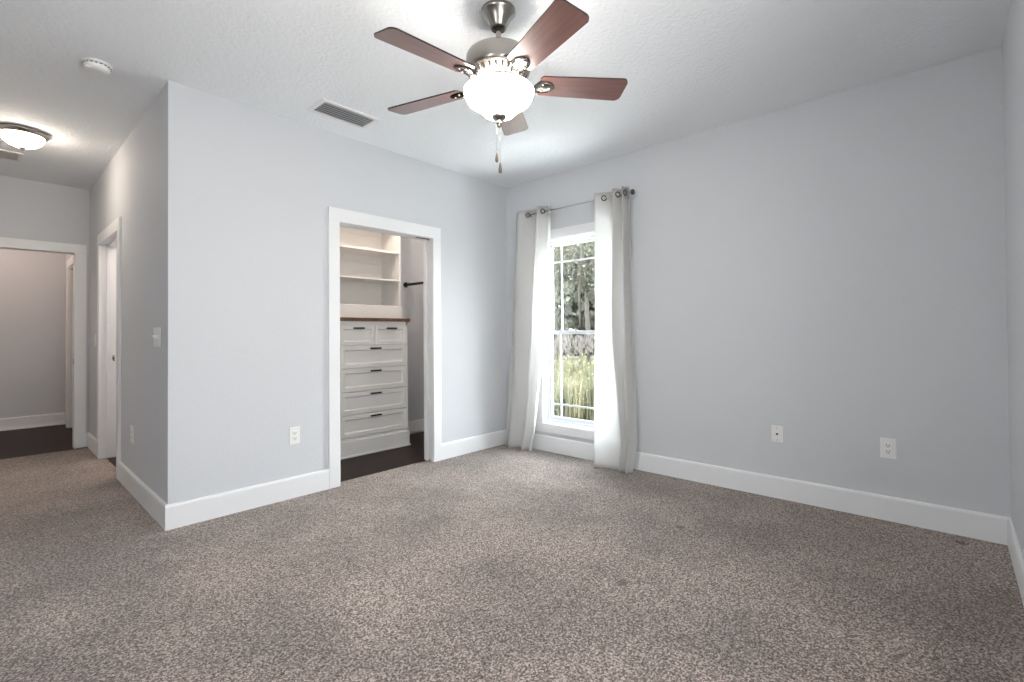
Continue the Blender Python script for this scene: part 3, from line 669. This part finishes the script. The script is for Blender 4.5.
def leafmat(name, c1, c2, sc):
    M = bpy.data.materials.new(name); M.use_nodes = True; n = M.node_tree; n.nodes.clear()
    o = n.nodes.new('ShaderNodeOutputMaterial'); d = n.nodes.new('ShaderNodeBsdfDiffuse'); t = n.nodes.new('ShaderNodeBsdfTranslucent'); mx = n.nodes.new('ShaderNodeMixShader'); mx.inputs[0].default_value = .35
    g = n.nodes.new('ShaderNodeNewGeometry'); ns = n.nodes.new('ShaderNodeTexNoise'); ns.inputs['Scale'].default_value = sc; ns.inputs['Detail'].default_value = 3
    n.links.new(g.outputs['Position'], ns.inputs[0]); r = n.nodes.new('ShaderNodeValToRGB'); r.color_ramp.elements[0].position = .35; r.color_ramp.elements[1].position = .65
    r.color_ramp.elements[0].color = (*c1, 1); r.color_ramp.elements[1].color = (*c2, 1); n.links.new(ns.outputs[0], r.inputs[0])
    n.links.new(r.outputs[0], d.inputs[0]); n.links.new(r.outputs[0], t.inputs[0]); n.links.new(d.outputs[0], mx.inputs[1]); n.links.new(t.outputs[0], mx.inputs[2]); n.links.new(mx.outputs[0], o.inputs[0]); return M
WEED = leafmat('weed_green', (.066, .070, .043), (.165, .152, .097), 2.5)
YEL = mat('goldenrod', (.22, .17, .04), .8)
LEAF = leafmat('tree_leaf', (.046, .050, .037), (.10, .10, .077), 1.2)
LEAF2 = leafmat('tree_leaf_pale', (.058, .062, .047), (.125, .125, .096), 1.2)
BARK = mat('bark', (.045, .038, .032), .9, bump=(20, .01, 4))

rnd = random.Random(3)
def dirpt(t, s):
    """ground point t metres out from the window centre along the line of sight of the room, s metres across"""
    a = math.atan2(.582, .823); return (.1+t*math.cos(a)-s*math.sin(a), -.93+t*math.sin(a)+s*math.cos(a))
b = new()
for k in range(15000):
    t = 3.4+9*rnd.random()**1.3; s = (rnd.random()-.5)*(2.6+t*.9); x, y = dirpt(t, s)
    if x < 2.75: continue
    h = (.55+.55*rnd.random())*(.7+.5*noise.noise(Vector((x*.6, y*.6, 3)))); wd = .006+.008*rnd.random(); a = rnd.random()*PI*2; lean = .25*rnd.random()
    dx, dy = math.cos(a)*wd, math.sin(a)*wd; lx, ly = math.cos(a+1.5)*lean*h, math.sin(a+1.5)*lean*h
    v = [b.verts.new(p) for p in ((x-dx, y-dy, GZ-.05), (x+dx, y+dy, GZ-.05), (x+dx*.8+lx*.4, y+dy*.8+ly*.4, GZ+h*.6), (x-dx*.8+lx*.4, y-dy*.8+ly*.4, GZ+h*.6), (x+lx, y+ly, GZ+h))]
    b.faces.new((v[0], v[1], v[2], v[3])); b.faces.new((v[3], v[2], v[4]))
    if rnd.random() < .45:
        for q in range(3):
            zz = GZ+h*(.35+.6*rnd.random()); aa = rnd.random()*6.3; l = .03+.05*rnd.random(); c = Vector((x+lx*.5, y+ly*.5, zz)); d = Vector((math.cos(aa), math.sin(aa), .3))*l; e = Vector((-math.sin(aa), math.cos(aa), 0))*l*.3
            vv = [b.verts.new(c), b.verts.new(c+d*.5+e), b.verts.new(c+d), b.verts.new(c+d*.5-e)]; b.faces.new(vv)
wd_ = obj('weeds', b, WEED)
b = new(); TAN = mat('dry_seed_head', (.062, .053, .047), .9)
for k in range(4200):
    t = 5+6*rnd.random(); s = (rnd.random()-.5)*(2.6+t*.9); x, y = dirpt(t, s); h = .95+.45*rnd.random(); a = rnd.random()*6.3; l = .05+.08*rnd.random()
    p = Vector((x, y, GZ+h)); u = Vector((math.cos(a)*.012, math.sin(a)*.012, 0)); b.faces.new([b.verts.new(q_) for q_ in (p-u, p+u, p+u*1.6+Vector((0, 0, l*.5)), p+Vector((0, 0, l)), p-u*1.6+Vector((0, 0, l*.5)))])
sh_ = obj('seed_heads', b, TAN); tag(sh_, 'dry pinkish grass heads above the far weeds outside', 'grass', kind='stuff'); tag(wd_, 'tall yellow-green weeds and grass growing outside the window', 'weeds', kind='stuff')
b = new()
for k in range(420):
    t = 3.5+8*rnd.random(); s = (rnd.random()-.5)*(2.6+t*.9); x, y = dirpt(t, s); h = .75+.4*rnd.random()
    if x < 2.75: continue
    bmesh.ops.create_icosphere(b, subdivisions=1, radius=.008+.012*rnd.random(), matrix=Matrix.Translation((x, y, GZ+h)))
fl_ = obj('wildflowers', b, YEL); tag(fl_, 'small yellow flower heads scattered over the weeds outside', 'flowers', kind='stuff')

def tree(label, x, y, h, r, lm, trunk, seed, nl=9000, low=.2, leafs=.065):
    q = random.Random(seed); t = thing('tree', label, 'tree', (x, y, GZ), 'trees beyond the meadow')
    bm = new(); pts = [(x+q.uniform(-.1, .1)*i*.4, y+q.uniform(-.1, .1)*i*.4, GZ-.1+h*.95*i/8) for i in range(9)]
    tube(bm, pts, [trunk*(1-.1*i) for i in range(9)], 8)
    cl = []
    for i in range(16):
        f = low+(1-low)*(i+.5)/16; base = Vector(pts[min(8, int(f*8))]); a = q.random()*6.3; L = r*(.55+.5*q.random())*(1.15-.75*f)
        tip = base+Vector((math.cos(a)*L, math.sin(a)*L, L*.35)); tube(bm, [base, (base+tip)/2+Vector((0, 0, .1)), tip], [trunk*.25, trunk*.15, trunk*.05], 5)
        cl += [(base*.4+tip*.6, L*.55), (tip, L*.5)]
    obj('trunk', bm, BARK, t)
    bm = new()
    for k in range(nl):
        c, rr = cl[q.randrange(len(cl))]; d = Vector((q.gauss(0, 1), q.gauss(0, 1), q.gauss(0, .8)))*rr*.55; p = c+d
        n_ = Vector((q.gauss(0, 1), q.gauss(0, 1), q.gauss(0, 1)+.6)).normalized(); e = n_.orthogonal().normalized(); f = n_.cross(e); l = leafs*(.6+.8*q.random())
        bm.faces.new([bm.verts.new(p+e*l), bm.verts.new(p+f*l*.5), bm.verts.new(p-e*l), bm.verts.new(p-f*l*.5)])
    obj('crown', bm, lm, t); return t
for label, t, s, h, r, lm, tr, sd_, lw in (
    ('slim tree with a thin dark trunk, seen right of centre in the upper panes', 13, -.18, 9.0, 1.7, LEAF2, .085, 1, .40),
    ('tree with a straight dark trunk close to the right curtain edge', 17.5, -.62, 10.5, 1.9, LEAF2, .13, 6, .38),
    ('leafy tree behind the middle of the window glass', 22, 1.0, 11, 2.3, LEAF, .16, 2, .15),
    ('pale leafy tree beside the left glazing bar', 15.5, 2.2, 10, 1.7, LEAF2, .13, 4, .12)):
    x, y = dirpt(t, s); tree(label, x, y, h, r, lm, tr, sd_, low=lw)
b = new(); q = random.Random(12)
for k in range(52000):
    t = 27+7*q.random(); s = (q.random()-.5)*60; x, y = dirpt(t, s); z = GZ+13*q.random()**1.1*(.8+.35*noise.noise(Vector((s*.15, 1, 2)))); p = Vector((x, y, z))
    n_ = Vector((q.gauss(0, 1), q.gauss(0, 1), q.gauss(0, 1)+.4)).normalized(); e = n_.orthogonal().normalized(); f = n_.cross(e); l = .24+.24*q.random()
    b.faces.new([b.verts.new(p+e*l), b.verts.new(p+f*l*.6), b.verts.new(p-e*l), b.verts.new(p-f*l*.6)])
tl = obj('treeline', b, LEAF); tag(tl, 'dense wall of woodland foliage far beyond the meadow', 'woodland', kind='stuff')
